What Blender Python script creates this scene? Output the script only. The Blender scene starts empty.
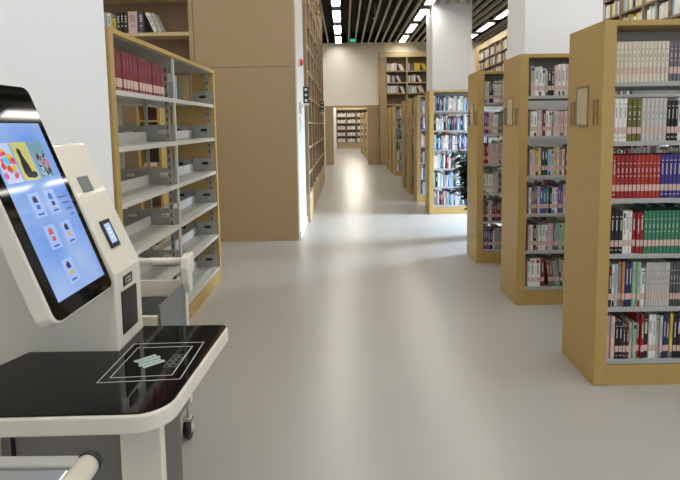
import bpy, bmesh, math, random
from mathutils import Vector, Matrix
random.seed(7)
C = bpy.context.scene.collection
PI = math.pi

# ------------------------------------------------------------------ materials
def lin(c):
    return tuple(((v/255)/12.92 if v/255 <= .04045 else ((v/255+.055)/1.055)**2.4) for v in c)
_m = {}
def mat(name, rgb, rough=.5, metal=0, emit=None, estr=0, spec=.5, noise=0, nscale=20, stretch=(1, 1, 1), coat=0):
    if name in _m: return _m[name]
    m = bpy.data.materials.new(name); m.use_nodes = True; _m[name] = m
    nt = m.node_tree; b = nt.nodes['Principled BSDF']
    c = lin(rgb)
    b.inputs['Base Color'].default_value = (*c, 1)
    b.inputs['Roughness'].default_value = rough; b.inputs['Metallic'].default_value = metal
    b.inputs['Specular IOR Level'].default_value = spec
    b.inputs['Coat Weight'].default_value = coat
    b.inputs['Coat Roughness'].default_value = .03
    if emit:
        b.inputs['Emission Color'].default_value = (*lin(emit), 1); b.inputs['Emission Strength'].default_value = estr
    if noise:
        tc = nt.nodes.new('ShaderNodeTexCoord'); mp = nt.nodes.new('ShaderNodeMapping'); nz = nt.nodes.new('ShaderNodeTexNoise')
        mp.inputs['Scale'].default_value = stretch; nz.inputs['Scale'].default_value = nscale; nz.inputs['Detail'].default_value = 4
        rp = nt.nodes.new('ShaderNodeMapRange'); rp.inputs['To Min'].default_value = 1-noise; rp.inputs['To Max'].default_value = 1+noise
        mx = nt.nodes.new('ShaderNodeVectorMath'); mx.operation = 'SCALE'; mx.inputs[0].default_value = c
        L = nt.links.new
        L(tc.outputs['Object'], mp.inputs['Vector']); L(mp.outputs[0], nz.inputs['Vector']); L(nz.outputs['Fac'], rp.inputs['Value'])
        L(rp.outputs[0], mx.inputs['Scale']); L(mx.outputs[0], b.inputs['Base Color'])
    return m
WOODY = mat('yellow_oak', (180, 149, 88), .45, noise=.08, nscale=9, stretch=(6, 6, .6))
WOODT = mat('tan_veneer', (176, 152, 116), .45, noise=.07, nscale=9, stretch=(7, 7, .5))
WOODE = mat('pale_oak_edge', (212, 190, 148), .45, noise=.05, nscale=9)
WOODD = mat('brown_veneer', (140, 116, 90), .55, noise=.08, nscale=9, stretch=(6, 6, .6))
WHITE = mat('white_paint', (238, 239, 240), .7, noise=.015, nscale=3)
CREAMW = mat('cream_wall_paint', (248, 243, 230), .7, noise=.015, nscale=3)
METAL = mat('pale_grey_metal', (200, 198, 190), .35, noise=.02, nscale=12)
METALS = mat('shelf_grey_metal', (168, 168, 164), .4, noise=.02, nscale=12)
METALD = mat('grey_metal', (156, 155, 149), .4, noise=.03, nscale=12)
DARKM = mat('dark_grey_metal', (62, 62, 62), .5, noise=.05, nscale=12)
CREAM = mat('cream_lacquer', (226, 220, 206), .35, noise=.01, nscale=8, coat=.2)
BLACKG = mat('black_glass', (5, 5, 5), .05, spec=.3)
BLACK = mat('black_plastic', (18, 18, 19), .4, noise=.05)
GREYP = mat('grey_panel', (120, 122, 122), .5, noise=.04)
ALU = mat('brushed_aluminium', (176, 178, 178), .28, metal=.8, noise=.04, nscale=8, stretch=(1, 30, 30))
BRONZE = mat('bronze_metal', (160, 140, 112), .35, metal=.6, noise=.03)
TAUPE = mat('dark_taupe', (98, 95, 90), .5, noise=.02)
CARD = mat('label_card', (196, 178, 142), .6, noise=.03)
LINE = mat('white_line', (190, 194, 192), .5, noise=.02)
LIGHT = mat('lamp_diffuser', (255, 255, 255), .5, emit=(255, 250, 240), estr=18)
CEILM = mat('black_plenum', (14, 14, 13), .9, noise=.1)
SLAT = mat('baffle_paint', (206, 202, 190), .6, noise=.03)
PLATEBACK = mat('dark_back', (96, 88, 72), .6, noise=.06)
RED = mat('alarm_red', (205, 60, 50), .35, noise=.02)
GREEN_E = mat('exit_sign', (60, 170, 130), .4, emit=(60, 200, 150), estr=.8)
LEAF = mat('leaf_green', (24, 42, 22), .45, noise=.25, nscale=30)
SOIL = mat('soil', (50, 38, 28), .9, noise=.2)
POT = mat('white_pot', (205, 203, 198), .35, noise=.02)
PAGES = mat('page_paper', (225, 218, 200), .8, noise=.05, nscale=60)
LABEL = mat('pinkish_label', (206, 176, 164), .6, noise=.05, nscale=40)
LABELP = mat('pale_label', (214, 200, 186), .6, noise=.05, nscale=40)

def floor_mat():
    m = mat('grey_vinyl', (172, 169, 163), .3, spec=.45)
    nt = m.node_tree; b = nt.nodes['Principled BSDF']; L = nt.links.new
    g = nt.nodes.new('ShaderNodeNewGeometry')
    nz = nt.nodes.new('ShaderNodeTexNoise'); nz.inputs['Scale'].default_value = 1.1; nz.inputs['Detail'].default_value = 5
    n2 = nt.nodes.new('ShaderNodeTexNoise'); n2.inputs['Scale'].default_value = 90
    L(g.outputs['Position'], nz.inputs['Vector']); L(g.outputs['Position'], n2.inputs['Vector'])
    r = nt.nodes.new('ShaderNodeMapRange'); r.inputs['To Min'].default_value = .24; r.inputs['To Max'].default_value = .33
    b.inputs['Roughness'].default_value = .285
    r2 = nt.nodes.new('ShaderNodeMapRange'); r2.inputs['To Min'].default_value = .93; r2.inputs['To Max'].default_value = 1.07
    L(n2.outputs['Fac'], r2.inputs['Value'])
    # welded sheet seams of the vinyl every two metres
    sx = nt.nodes.new('ShaderNodeSeparateXYZ'); L(g.outputs['Position'], sx.inputs[0])
    ad = nt.nodes.new('ShaderNodeMath'); ad.operation = 'ADD'; ad.inputs[1].default_value = -.22; L(sx.outputs['Y'], ad.inputs[0])
    md = nt.nodes.new('ShaderNodeMath'); md.operation = 'PINGPONG'; md.inputs[1].default_value = 1.6; L(ad.outputs[0], md.inputs[0])
    lt = nt.nodes.new('ShaderNodeMath'); lt.operation = 'LESS_THAN'; lt.inputs[1].default_value = .004; L(md.outputs[0], lt.inputs[0])
    mm = nt.nodes.new('ShaderNodeMath'); mm.operation = 'MULTIPLY_ADD'; mm.inputs[1].default_value = -.1; L(lt.outputs[0], mm.inputs[0]); L(r2.outputs[0], mm.inputs[2])
    v = nt.nodes.new('ShaderNodeVectorMath'); v.operation = 'SCALE'; v.inputs[0].default_value = lin((172, 169, 163))
    L(mm.outputs[0], v.inputs['Scale']); L(v.outputs[0], b.inputs['Base Color'])
    return m
FLOOR = floor_mat()

PAL = {
 'white': (228, 226, 220), 'cream': (216, 206, 186), 'grey white': (196, 192, 186), 'pale pink': (214, 184, 180), 'grey': (150, 150, 150),
 'dark grey': (80, 80, 84), 'black': (24, 23, 25), 'red': (152, 30, 34), 'dark red': (118, 28, 42), 'orange red': (170, 52, 36),
 'blue purple': (62, 48, 126), 'navy blue': (34, 44, 92), 'blue': (60, 96, 160), 'light blue': (150, 184, 208), 'teal': (60, 140, 140),
 'green': (58, 122, 92), 'pale green': (146, 186, 152), 'olive green': (102, 98, 34), 'yellow': (222, 186, 52), 'brown': (120, 84, 54),
 'dark brown': (70, 46, 36), 'orange brown': (188, 132, 84), 'purple grey': (112, 106, 116), 'purple': (112, 80, 150), 'dark green': (36, 66, 52)}
PM = {k: mat('cover_'+k.replace(' ', '_'), v, .5, noise=.05, nscale=30) for k, v in PAL.items()}
DARKC = {'black', 'red', 'dark red', 'orange red', 'blue purple', 'navy blue', 'blue', 'green', 'brown', 'dark brown', 'purple', 'dark green', 'dark grey', 'teal', 'purple grey', 'olive green'}

# ------------------------------------------------------------------ mesh helpers
class MB:
    def __init__(s): s.bm = bmesh.new()
    def box(s, x0, x1, y0, y1, z0, z1, m=0):
        v = [s.bm.verts.new(p) for p in ((x0,y0,z0),(x1,y0,z0),(x1,y1,z0),(x0,y1,z0),(x0,y0,z1),(x1,y0,z1),(x1,y1,z1),(x0,y1,z1))]
        for f in ((0,3,2,1),(4,5,6,7),(0,1,5,4),(1,2,6,5),(2,3,7,6),(3,0,4,7)):
            s.bm.faces.new([v[i] for i in f]).material_index = m
        return s
    def prism(s, pts, ext, m=0):
        e = Vector(ext); a = [s.bm.verts.new(p) for p in pts]; b = [s.bm.verts.new(Vector(p)+e) for p in pts]
        n = len(pts)
        fs = [s.bm.faces.new(a[::-1]), s.bm.faces.new(b)]
        for i in range(n): fs.append(s.bm.faces.new((a[i], a[(i+1) % n], b[(i+1) % n], b[i])))
        for f in fs: f.material_index = m
        return s
    def tube(s, pts, r, n=12, m=0):
        pts = [Vector(p) for p in pts]; rings = []
        for i, p in enumerate(pts):
            if i == 0: d = pts[1]-p
            elif i == len(pts)-1: d = p-pts[i-1]
            else: d = (pts[i+1]-p).normalized()+(p-pts[i-1]).normalized()
            d.normalize(); up = Vector((0, 0, 1)) if abs(d.z) < .9 else Vector((1, 0, 0))
            a = d.cross(up).normalized(); b = d.cross(a).normalized()
            rr = r[i] if isinstance(r, (list, tuple)) else r
            rings.append([s.bm.verts.new(p+a*rr*math.cos(2*PI*k/n)+b*rr*math.sin(2*PI*k/n)) for k in range(n)])
        for i in range(len(rings)-1):
            for k in range(n):
                f = s.bm.faces.new((rings[i][k], rings[i][(k+1) % n], rings[i+1][(k+1) % n], rings[i+1][k])); f.material_index = m; f.smooth = True
        s.bm.faces.new(rings[0][::-1]).material_index = m; s.bm.faces.new(rings[-1]).material_index = m
        return s
    def frame(s, o, u, v, w, h, t, dep, m=0):
        """rectangular frame in the plane (u, v) from corner o, bar t, depth dep along u x v"""
        o = Vector(o); u = Vector(u); v = Vector(v); n = u.cross(v).normalized()*dep
        for a, b, c, d in ((0, 0, w, t), (0, h-t, w, h), (0, t, t, h-t), (w-t, t, w, h-t)):
            s.prism([o+u*a+v*b, o+u*c+v*b, o+u*c+v*d, o+u*a+v*d], n, m)
        return s
    def quadplate(s, o, u, v, a, b, c, d, n, m=0):
        o = Vector(o); u = Vector(u); v = Vector(v)
        return s.prism([o+u*a+v*b, o+u*c+v*b, o+u*c+v*d, o+u*a+v*d], n, m)
    def build(s, name, mats, parent=None, org=(0, 0, 0), bevel=0, smooth=False):
        bmesh.ops.recalc_face_normals(s.bm, faces=s.bm.faces)
        me = bpy.data.meshes.new(name)
        if any(org):
            for v in s.bm.verts: v.co -= Vector(org)
        s.bm.to_mesh(me); s.bm.free()
        for x in (mats if isinstance(mats, (list, tuple)) else [mats]): me.materials.append(x)
        if smooth:
            for p in me.polygons: p.use_smooth = True
        o = bpy.data.objects.new(name, me); C.objects.link(o)
        if parent: o.parent = parent
        else: o.location = org
        if bevel:
            b = o.modifiers.new('bevel', 'BEVEL'); b.width = bevel; b.segments = 2; b.limit_method = 'ANGLE'
        return o
def tag(o, label=None, cat=None, group=None, kind=None):
    if label: o['label'] = label
    if cat: o['category'] = cat
    if group: o['group'] = group
    if kind: o['kind'] = kind
    return o
def empty(name, loc, label, cat, group=None):
    o = bpy.data.objects.new(name, None); C.objects.link(o); o.location = loc; o.empty_display_size = .1
    return tag(o, label, cat, group)
def copy_tree(o, parent=None):
    c = o.copy(); C.objects.link(c); c.parent = parent
    for ch in list(o.children): copy_tree(ch, c)
    return c
def struct(name, mb, m, bevel=0):
    return tag(mb.build(name, m, bevel=bevel), kind='structure')

# ------------------------------------------------------------------ camera
cam = bpy.data.cameras.new('camera'); co = bpy.data.objects.new('camera', cam); C.objects.link(co)
cam.sensor_width = 36; cam.lens = 520/680*36; cam.shift_y = -66/680; cam.clip_start = .02; cam.clip_end = 200
R = Matrix(((0.99985066, 0.01470632, 0.00907679), (0.00765816, 0.09380203, -0.99556142), (-0.01549247, 0.99548225, 0.0936754)))
co.matrix_world = Matrix.Translation((0, 0, 1.533)) @ R.to_4x4()
bpy.context.scene.camera = co

# ------------------------------------------------------------------ room shell
CH = 4.55
XL, XR, YB, YE = -4.6, 5.4, -3.0, 20.1
struct('floor', MB().box(XL-.3, XR+.3, YB-.3, 36.3, -.1, 0), FLOOR)
struct('ceiling', MB().box(XL-.3, XR+.3, YB-.3, YE+.3, 5.0, 5.1), CEILM)
struct('wall_left', MB().box(XL-.2, XL, YB, YE, 0, 5.0), CREAMW)
w = MB()                                                    # right wall with a tall window run
w.box(XR, XR+.2, YB, 0.6, 0, 5).box(XR, XR+.2, 7.3, 7.5, 0, 5).box(XR, XR+.2, 8.9, YE, 0, 5).box(XR, XR+.2, 7.5, 8.9, 0, .1).box(XR, XR+.2, 7.5, 8.9, 2.4, 5).box(XR, XR+.2, .6, 7.3, 0, .25).box(XR, XR+.2, .6, 7.3, 3.9, 5)
struct('wall_right', w, WHITE)
w = MB()
w.box(XL, XR, YB-.2, YB, 0, .3).box(XL, XR, YB-.2, YB, 3.9, 5).box(XL, -3.6, YB-.2, YB, .3, 3.9).box(4.4, XR, YB-.2, YB, .3, 3.9)
struct('wall_back', w, WHITE)
def pane_mat():
    m = bpy.data.materials.new('window_glass'); m.use_nodes = True; nt = m.node_tree; nt.nodes.clear()
    o = nt.nodes.new('ShaderNodeOutputMaterial'); t = nt.nodes.new('ShaderNodeBsdfTransparent'); g = nt.nodes.new('ShaderNodeBsdfGlossy'); x = nt.nodes.new('ShaderNodeMixShader')
    g.inputs['Roughness'].default_value = .02; x.inputs[0].default_value = .06
    nt.links.new(t.outputs[0], x.inputs[1]); nt.links.new(g.outputs[0], x.inputs[2]); nt.links.new(x.outputs[0], o.inputs[0]); return m
GLASS = pane_mat()
f = MB()
for k in range(5): y = .6+k*6.7/4; f.box(XR+.05, XR+.12, y-.03, y+.03, .25, 3.9)
f.box(XR+.05, XR+.12, .6, 7.3, .25, .31).box(XR+.05, XR+.12, .6, 7.3, 3.84, 3.9)
w1 = struct('window_1', f, METALD)
MB().box(XR+.08, XR+.085, .6, 7.3, .3, 3.85).build('pane', GLASS, w1)
f = MB().box(XR+.05, XR+.12, 7.5, 8.9, .1, .15).box(XR+.05, XR+.12, 7.5, 8.9, 2.35, 2.4).box(XR+.05, XR+.12, 7.5, 7.55, .1, 2.4).box(XR+.05, XR+.12, 8.85, 8.9, .1, 2.4)
w3 = struct('window_3', f, METALD)
MB().box(XR+.08, XR+.085, 7.5, 8.9, .14, 2.36).build('pane', GLASS, w3)
f = MB()
for k in range(6): x = -3.6+k*8/5; f.box(x-.03, x+.03, YB-.12, YB-.05, .3, 3.9)
f.box(-3.6, 4.4, YB-.12, YB-.05, .3, .36).box(-3.6, 4.4, YB-.12, YB-.05, 3.84, 3.9)
w2 = struct('window_2', f, METALD)
MB().box(-3.6, 4.4, YB-.09, YB-.085, .35, 3.85).build('pane', GLASS, w2)
# end wall with the doorway to the second room
w = MB().box(XL, -.42, YE, YE+.2, 0, 5).box(.95, XR, YE, YE+.2, 0, 5).box(-.42, .95, YE, YE+.2, 2.2, 5)
struct('wall_end', w, CREAMW)
fr = MB().box(-.72, -.40, YE-.05, YE-.002, 0, 2.2).box(-.40, 1.36, YE-.05, YE-.002, 2.2, 2.27).box(-.72, -.40, YE-.05, YE-.002, 2.2, 2.27)
struct('trim_1', fr, WOODT, .006)
d = struct('door_1', MB().box(.90, 1.34, YE-.08, YE-.004, 0.01, 2.19), WOODT, .004)
MB().tube([(1.27, YE-.13, .86), (1.27, YE-.13, 1.06)], .012).box(1.255, 1.285, YE-.13, YE-.075, .9, .92).box(1.255, 1.285, YE-.13, YE-.075, 1.0, 1.02).build('door_handle', METALD, d)
# second room
struct('wall_far', MB().box(-4.6, 5.4, 35.6, 35.8, 0, 3.6), CREAMW)
struct('wall_far_left', MB().box(-.62, -.5, YE+.2, 35.6, 0, 3.4), WHITE)
struct('wall_far_right', MB().box(3.6, 3.8, YE+.2, 35.6, 0, 3.6), WHITE)
struct('ceiling_far', MB().box(-4.6, 5.4, YE+.2, 35.8, 3.3, 3.4), CREAMW)
# columns
struct('column_left', MB().box(-3.3, -1.262, 1.0, 2.818, 0, 5), WHITE, .01)
struct('column_right', MB().box(1.70, 2.43, 4.98, 5.5, 0, 5), WHITE, .01)
struct('column_far', MB().box(2.30, 3.32, 13.65, 14.6, 0, 5), WHITE, .01)
# wood clad block, pilaster
PY = 6.86
struct('wall_cladding', MB().box(-1.93, -.70, PY, PY+.06, .0, 2.3).box(-1.93, -.70, PY, PY+.06, 2.306, 5).box(-1.93, -.72, PY+.06, 8.2, 0, 5).box(-.70, -.625, PY, PY+.06, 0, 5), WOODT, .002)
struct('pilaster', MB().box(-.72, -.615, PY+.061, 8.18, 0, 5), mat('pilaster_paint', (190, 184, 172), .6, noise=.02), .004)
struct('baseboard_left', MB().box(-.62, -.60, PY+.07, 8.18, 0, .10), METAL)

# ceiling baffles and lamp rows
rowsX = (-2.51, -.16, 2.19, 4.54)
def near_row(x): return any(abs(x-r) < .2 for r in rowsX)
i = 0; x = -4.535+.0
slat0 = None
xs = [rowsX[1]+.25*k+.115 for k in range(-17, 22)]
n = 0
for x in xs:
    if near_row(x) or not (XL+.05 < x < XR-.05): continue
    n += 1
    if slat0 is None:
        slat0 = struct('trim_%d' % (n+1), MB().box(-.021, .021, YB+.02, YE-.03, CH, CH+.10), SLAT); slat0.location.x = x
    else:
        o = slat0.copy(); o.name = 'trim_%d' % (n+1); C.objects.link(o); o.location.x = x
rn = ('far left', 'aisle', 'second', 'rightmost')
lamp0 = None
for ri, rx in enumerate(rowsX):
    for k in range(11):
        yc = 19.0-2.04*k
        if lamp0 is None:
            lamp0 = empty('ceiling_light', (0, 0, CH), '', 'ceiling light', 'strip lights between the ceiling baffles')
            MB().box(-.115, .115, -.77, .77, .062, .10).box(-.115, -.102, -.77, .77, 0, .062).box(.102, .115, -.77, .77, 0, .062).box(-.102, .102, -.77, -.757, 0, .062).box(-.102, .102, .757, .77, 0, .062).build('housing', METALD, lamp0)
            MB().box(-.101, .101, -.756, .756, .045, .0619).build('diffuser', LIGHT, lamp0)
            L = lamp0
        else: L = copy_tree(lamp0)
        L.location = (rx, yc, CH)
        pos = ('nearest the end wall', 'second from the end wall', 'third from the end wall', 'fourth from the end wall', 'fifth from the end wall', 'sixth from the end wall', 'seventh from the end wall', 'eighth from the end wall', 'ninth from the end wall', 'tenth from the end wall', 'farthest from the end wall')[k]
        L['label'] = 'white strip ceiling light in the %s row, %s' % (rn[ri], pos)
struct('trim_90', MB().box(XL+.01, XR-.01, YE-.02, YE-.001, CH+.08, 4.999), CEILM)
struct('trim_91', MB().box(XL+.001, XL+.02, YB, YE-.03, CH+.08, 4.999), CEILM)
struct('trim_92', MB().box(XR-.02, XR-.001, YB, YE-.03, CH+.08, 4.999), CEILM)
es = empty('exit_sign', (.35, 18.2, 4.42), 'small green exit sign hanging from the black slatted ceiling', 'exit sign')
MB().box(-.1, .1, -.02, .02, -.045, .045).build('sign_panel', GREEN_E, es)
MB().tube([(-.08, 0, .045), (-.08, 0, .58)], .006, 6).tube([(.08, 0, .045), (.08, 0, .58)], .006, 6).build('hanger', METALD, es)
MB().prism([(-.09, -.021, 0), (-.05, -.021, .03), (-.05, -.021, .012), (.03, -.021, .012), (.03, -.021, -.012), (-.05, -.021, -.012), (-.05, -.021, -.03)], (0, -.002, 0)).build('arrow', WHITE, es)
for k, (x, y) in enumerate(((.93, 15.3), )):
    o = MB().tube([(x, y, CH+.45), (x, y, CH+.02)], .012, 8).tube([(x, y, CH+.03), (x, y, CH)], .06, 14).build('smoke_detector', METAL, org=(x, y, CH))
    tag(o, 'small round white smoke detector hanging between ceiling baffles', 'smoke detector')

# second room lamps
l2 = None
for k in range(5):
    o = MB().box(-.5, .5, -.15, .15, 0, .04).build('ceiling_light', mat('far_lamp_diffuser', (255, 255, 255), .5, emit=(255, 250, 240), estr=26), org=(0, 0, 0)) if l2 is None else l2.copy()
    if l2 is None: l2 = o
    else: C.objects.link(o)
    o.location = (.6, 21.8+3*k, 3.2)
    tag(o, 'white ceiling light of the room beyond the doorway', 'ceiling light', 'lights of the room beyond the doorway')

# ------------------------------------------------------------------ books
MATL = list(PM.values())+[PAGES, LABEL, LABELP]
MI = {k: i for i, k in enumerate(PM)}; iP, iL, iLP = len(PM), len(PM)+1, len(PM)+2
def mark_col(c): return 'grey white' if c in DARKC else 'grey'
def book_into(mb, M, w, h, d, c, cols, bands, lab=None):
    """M maps local (x width, y depth with the spine at 0, z height) into mb"""
    start = len(mb.bm.verts)
    ci = cols(c)
    t = min(.003, w*.15)
    q = min(w*.22, .005); mb.prism([(0, .004, 0), (q, 0, 0), (w-q, 0, 0), (w, .004, 0)], (0, 0, h), ci); t = min(.002, w*.1)
    mb.box(0, t, .004, d, 0, h, ci); mb.box(w-t, w, .004, d, 0, h, ci)
    mb.box(t, w-t, .0042, d-.004, .003, h-.004, cols('_pages'))
    for (a, b, cc, ins) in bands:
        mb.box(w*max(ins, .2), w*(1-max(ins, .2)), -.0006, 0.0004, h*a, h*b, cols(cc))
    if lab: mb.box(w*.06, w*.94, -.0011, .0003, lab[0], lab[1], cols(lab[2]))
    mb.bm.verts.ensure_lookup_table()
    for v in mb.bm.verts[start:]: v.co = M @ v.co
def colour_table():
    idx = {}; mats = []
    def f(c):
        if c not in idx:
            idx[c] = len(mats); mats.append(PAGES if c == '_pages' else LABEL if c == '_label' else LABELP if c == '_labelp' else PM[c])
        return idx[c]
    return f, mats
_bk = {}
def make_book(M, w, h, d, c, bands, lab, label, group):
    key = (round(w, 4), round(h, 3), round(d, 3), c, tuple(bands), lab)
    if key not in _bk:
        f, ms = colour_table(); mb = MB(); book_into(mb, Matrix(), w, h, d, c, f, bands)
        o = mb.build('book', ms, org=(0, 0, 0)); _bk[key] = o
        if lab: MB().box(w*.06, w*.94, -.0011, .0003, lab[0], lab[1]).build('spine_label', LABEL if lab[2] == '_label' else LABELP, o)
    else: o = copy_tree(_bk[key])
    o.matrix_world = M
    tag(o, label, 'book', group); return o
MASS = MB(); massf, massm = colour_table(); nbook = 0
ORD = ['first','second','third','fourth','fifth','sixth','seventh','eighth','ninth','tenth','eleventh','twelfth','thirteenth','fourteenth','fifteenth','sixteenth','seventeenth','eighteenth','nineteenth','twentieth','twenty-first','twenty-second','twenty-third','twenty-fourth','twenty-fifth','twenty-sixth','twenty-seventh','twenty-eighth','twenty-ninth','thirtieth','thirty-first','thirty-second']
TIER = ['top', 'second', 'third', 'fourth', 'fifth', 'bottom']
def spine_bands(c, style, rnd):
    mk = mark_col(c)
    if style == 'set': return ((.86, .88, mk, .12), (.55, .8, mk, .38), (.08, .10, mk, .12))
    if style == 'dots': return ((.80, .815, mk, .2), (.60, .70, mk, .38), (.5, .53, mk, .3))
    k = rnd.random()
    if k < .3: return ((.5, .85, mk, .36),)
    if k < .6: return ((.58, .86, mk, .3), (.9, .93, rnd.choice(list(PM)), .0))
    if k < .8: return ((.45, .8, mk, .33), (.0, .14, rnd.choice(['black', 'red', 'blue', 'teal', 'dark red', 'dark grey']), .0))
    return ((.84, .95, rnd.choice(['black', 'red', 'grey', 'navy blue', 'orange brown']), .0), (.45, .78, mk, .36))
def fill_row(x0, x1, y, z, hmax, spec, vis_x, case, group, tier, depth=.17, wrange=(.018, .03), pal=None, seed=0, lean=None):
    """books with their spines on the plane y facing the reader, from x0 to x1; those starting beyond vis_x join the mass"""
    global nbook
    rnd = random.Random(seed); seq = []
    for item in (spec or []):
        c, n_, w, hf, style = item
        seq += [(c, w, hf, style)]*n_
    x = x0; k = 0
    while True:
        if k < len(seq): c, w, hf, style = seq[k]
        else:
            c = rnd.choice(pal); w = round(rnd.uniform(*wrange), 3); hf = round(rnd.uniform(.78, 1), 2); style = 'mix'
        if x+w > x1: break
        h = round(hmax*hf, 3)
        lab = (.042, .078, '_label') if y < 8 else None
        b = spine_bands(c, style, random.Random(hash((c, style)) & 0 if style in ('set', 'dots') else seed*97+k*13+1))
        a = 0
        if lean and lean[0] <= k < lean[1]:
            a = lean[2]
            if k == lean[0]: x += h*math.sin(-a)+.002
        M = Matrix.Translation((x, y + (rnd.uniform(0, .012) if style == 'mix' else 0), z+.0004)) @ Matrix.Rotation(a, 4, 'Y')
        if case and x < vis_x and k < len(ORD):
            make_book(M, w-.0018, h, depth, c, b, lab, '%s book, %s from left on %s shelf of %s' % (c, ORD[k], TIER[tier], case), group); nbook += 1
        else:
            book_into(MASS, M, w-.0018, h, depth, c, massf, b[:2], lab)
        x += (w+.001)/math.cos(a) if a else w
        k += 1

# ------------------------------------------------------------------ double sided bookcases on the right
SH = [1.746, 1.418, 1.095, .777, .465, .154]
HC = 2.08; DEP = .44
def bookcase(x0, x1, y0, label):
    """origin at its near left corner; built in local coordinates"""
    W = x1-x0
    t = empty('bookcase', (x0, y0, 0), label, 'bookcase', 'double sided oak and steel bookcases along the right of the aisle')
    ep = MB().box(0, .072, 0, DEP, 0, HC).build('end_panel', WOODY, t, bevel=.004)
    lh = MB().frame((-.001, .315, 1.50), (0, -1, 0), (0, 0, 1), .158, .243, .012, .004).build('label_holder', BRONZE, ep)
    MB().box(-.004, -.0005, .172, .30, 1.515, 1.728).build('label_card', CARD, lh)
    for yy in (.09, .385):
        MB().frame((-.001, yy, 1.51), (0, -1, 0), (0, 0, 1), .05, .145, .006, .006).box(-.006, -.0004, yy-.043, yy-.007, 1.635, 1.647).build('label_clip', BRONZE, ep)
    MB().box(W-.072, W, 0, DEP, 0, HC).build('end_panel', WOODY, t, bevel=.004)
    MB().box(.072, W-.072, 0.004, DEP-.004, HC-.03, HC-.002).build('top_board', WOODY, t)
    MB().box(.072, W-.072, .008, DEP-.008, 0, .125).build('base_board', WOODY, t)
    for z in SH:
        m = MB().box(.074, W-.074, .014, DEP-.014, z-.008, z).box(.074, W-.074, .008, .014, z-.026, z).box(.074, W-.074, DEP-.014, DEP-.008, z-.026, z)
        m.build('shelf', METALS, t, bevel=.0015)
        MB().box(.074, W-.074, DEP/2-.004, DEP/2+.004, z, z+.06).build('back_stop', METALS, t)
    nb = max(1, round(W/1.0))
    for k in range(nb+1):
        x = .078+(W-.156)*k/nb
        MB().box(x-.003, x+.003, DEP/2-.02, DEP/2+.02, .13, HC-.03).build('upright', METALD, t)
    MB().box(.074, W-.074, DEP/2-.001, DEP/2+.001, 1.98, HC-.03).build('crown_rail', METALD, t)
    return t
X0 = 1.425
YS = [2.905, 4.26, 5.59]
c1 = bookcase(X0, X0+1.9, YS[0], 'nearest and largest oak-ended bookcase on the right of the aisle')
c2 = bookcase(X0, X0+1.9, YS[1], 'second oak-ended bookcase from the front, right before the white column')
c3 = bookcase(X0, X0+1.9, YS[2], 'third oak-ended bookcase, just behind the white column on the right')
four = ['fourth oak-ended bookcase with the dark plant before its books', 'fifth oak-ended bookcase, a sliver behind the plant bookcase', 'sixth oak-ended bookcase, a sliver between two others down the aisle', 'seventh oak-ended bookcase, last sliver before the gap in the row',
        'oak-ended bookcase just past the gap, its bright books showing', 'oak-ended bookcase second past the gap, only its end panel showing', 'farthest oak-ended bookcase, beside the open wooden door']
yfar = [8.73, 10.16, 11.36, 12.45, 15.4, 16.6, 17.8]
for lb, yy in zip(four, yfar):
    if yy in (11.36, 12.45):
        if yy == 11.36: b3 = bookcase(X0-.01, X0+.84, yy, lb)
        else:
            b3 = copy_tree(b3); b3.location.y = yy; b3['label'] = lb
    else:
        if yy == 8.73: b4 = bookcase(X0, X0+1.9, yy, lb)
        else:
            b4 = copy_tree(b4); b4.location.y = yy; b4.location.x = X0-.01 if yy < 13 else X0+.05; b4['label'] = lb
G1, G2, G3 = 'books on the nearest right bookcase', 'books on the second right bookcase', 'books on the third right bookcase'
V1 = 1.97
MIXED = ['white', 'grey white', 'pale pink', 'cream', 'grey', 'dark grey', 'black', 'red', 'navy blue', 'blue', 'light blue', 'pale green', 'brown', 'orange brown', 'white', 'grey white', 'dark red', 'teal']
PALE = ['white', 'grey white', 'pale pink', 'cream', 'light blue', 'white', 'grey', 'blue', 'black', 'purple grey', 'pale pink']
S1 = [
 [('cream', 13, .0225, .97, 'dots'), ('purple grey', 8, .0225, .97, 'dots')],
 [('white', 3, .0245, .95, 'set'), ('olive green', 3, .0265, .95, 'dots'), ('grey white', 6, .0235, .95, 'dots'), ('black', 3, .021, .88, 'set'), ('white', 2, .022, .95, 'mix')],
 [('orange red', 1, .023, 1, 'set'), ('red', 5, .023, 1, 'dots'), ('orange red', 6, .022, 1, 'dots'), ('blue purple', 6, .023, 1, 'set'), ('pale green', 4, .023, 1, 'set')],
 [('black', 3, .024, .98, 'set'), ('white', 3, .019, .98, 'mix'), ('red', 3, .0205, .93, 'mix'), ('green', 12, .022, .98, 'dots')],
 [('dark brown', 1, .022, .9, 'mix'), ('white', 1, .018, .95, 'mix'), ('light blue', 1, .02, .95, 'mix'), ('orange brown', 2, .018, 1, 'mix'), ('navy blue', 2, .022, 1, 'mix'), ('pale green', 2, .024, 1, 'mix'), ('white', 1, .028, .85, 'mix'), ('grey white', 9, .015, .98, 'dots'), ('dark grey', 4, .016, 1, 'dots')],
 [('pale pink', 2, .024, .95, 'mix'), ('black', 2, .022, .85, 'set'), ('dark brown', 2, .02, .72, 'set'), ('pale pink', 1, .02, .8, 'mix'), ('pale green', 1, .024, .8, 'mix'), ('red', 2, .02, 1, 'mix'), ('black', 1, .03, .95, 'mix'), ('white', 2, .022, .98, 'mix'), ('grey white', 2, .018, .95, 'mix'), ('navy blue', 2, .02, .98, 'mix'), ('yellow', 1, .018, 1, 'mix'), ('black', 2, .022, .95, 'mix')]]
HT = [.225, .25, .245, .25, .262, .265]
for t_, z in enumerate(SH):
    fill_row(X0+.08, X0+.94, YS[0]+.018, z, HT[t_], S1[t_], V1, 'nearest right bookcase', G1, t_, seed=10+t_, pal=MIXED)
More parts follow.
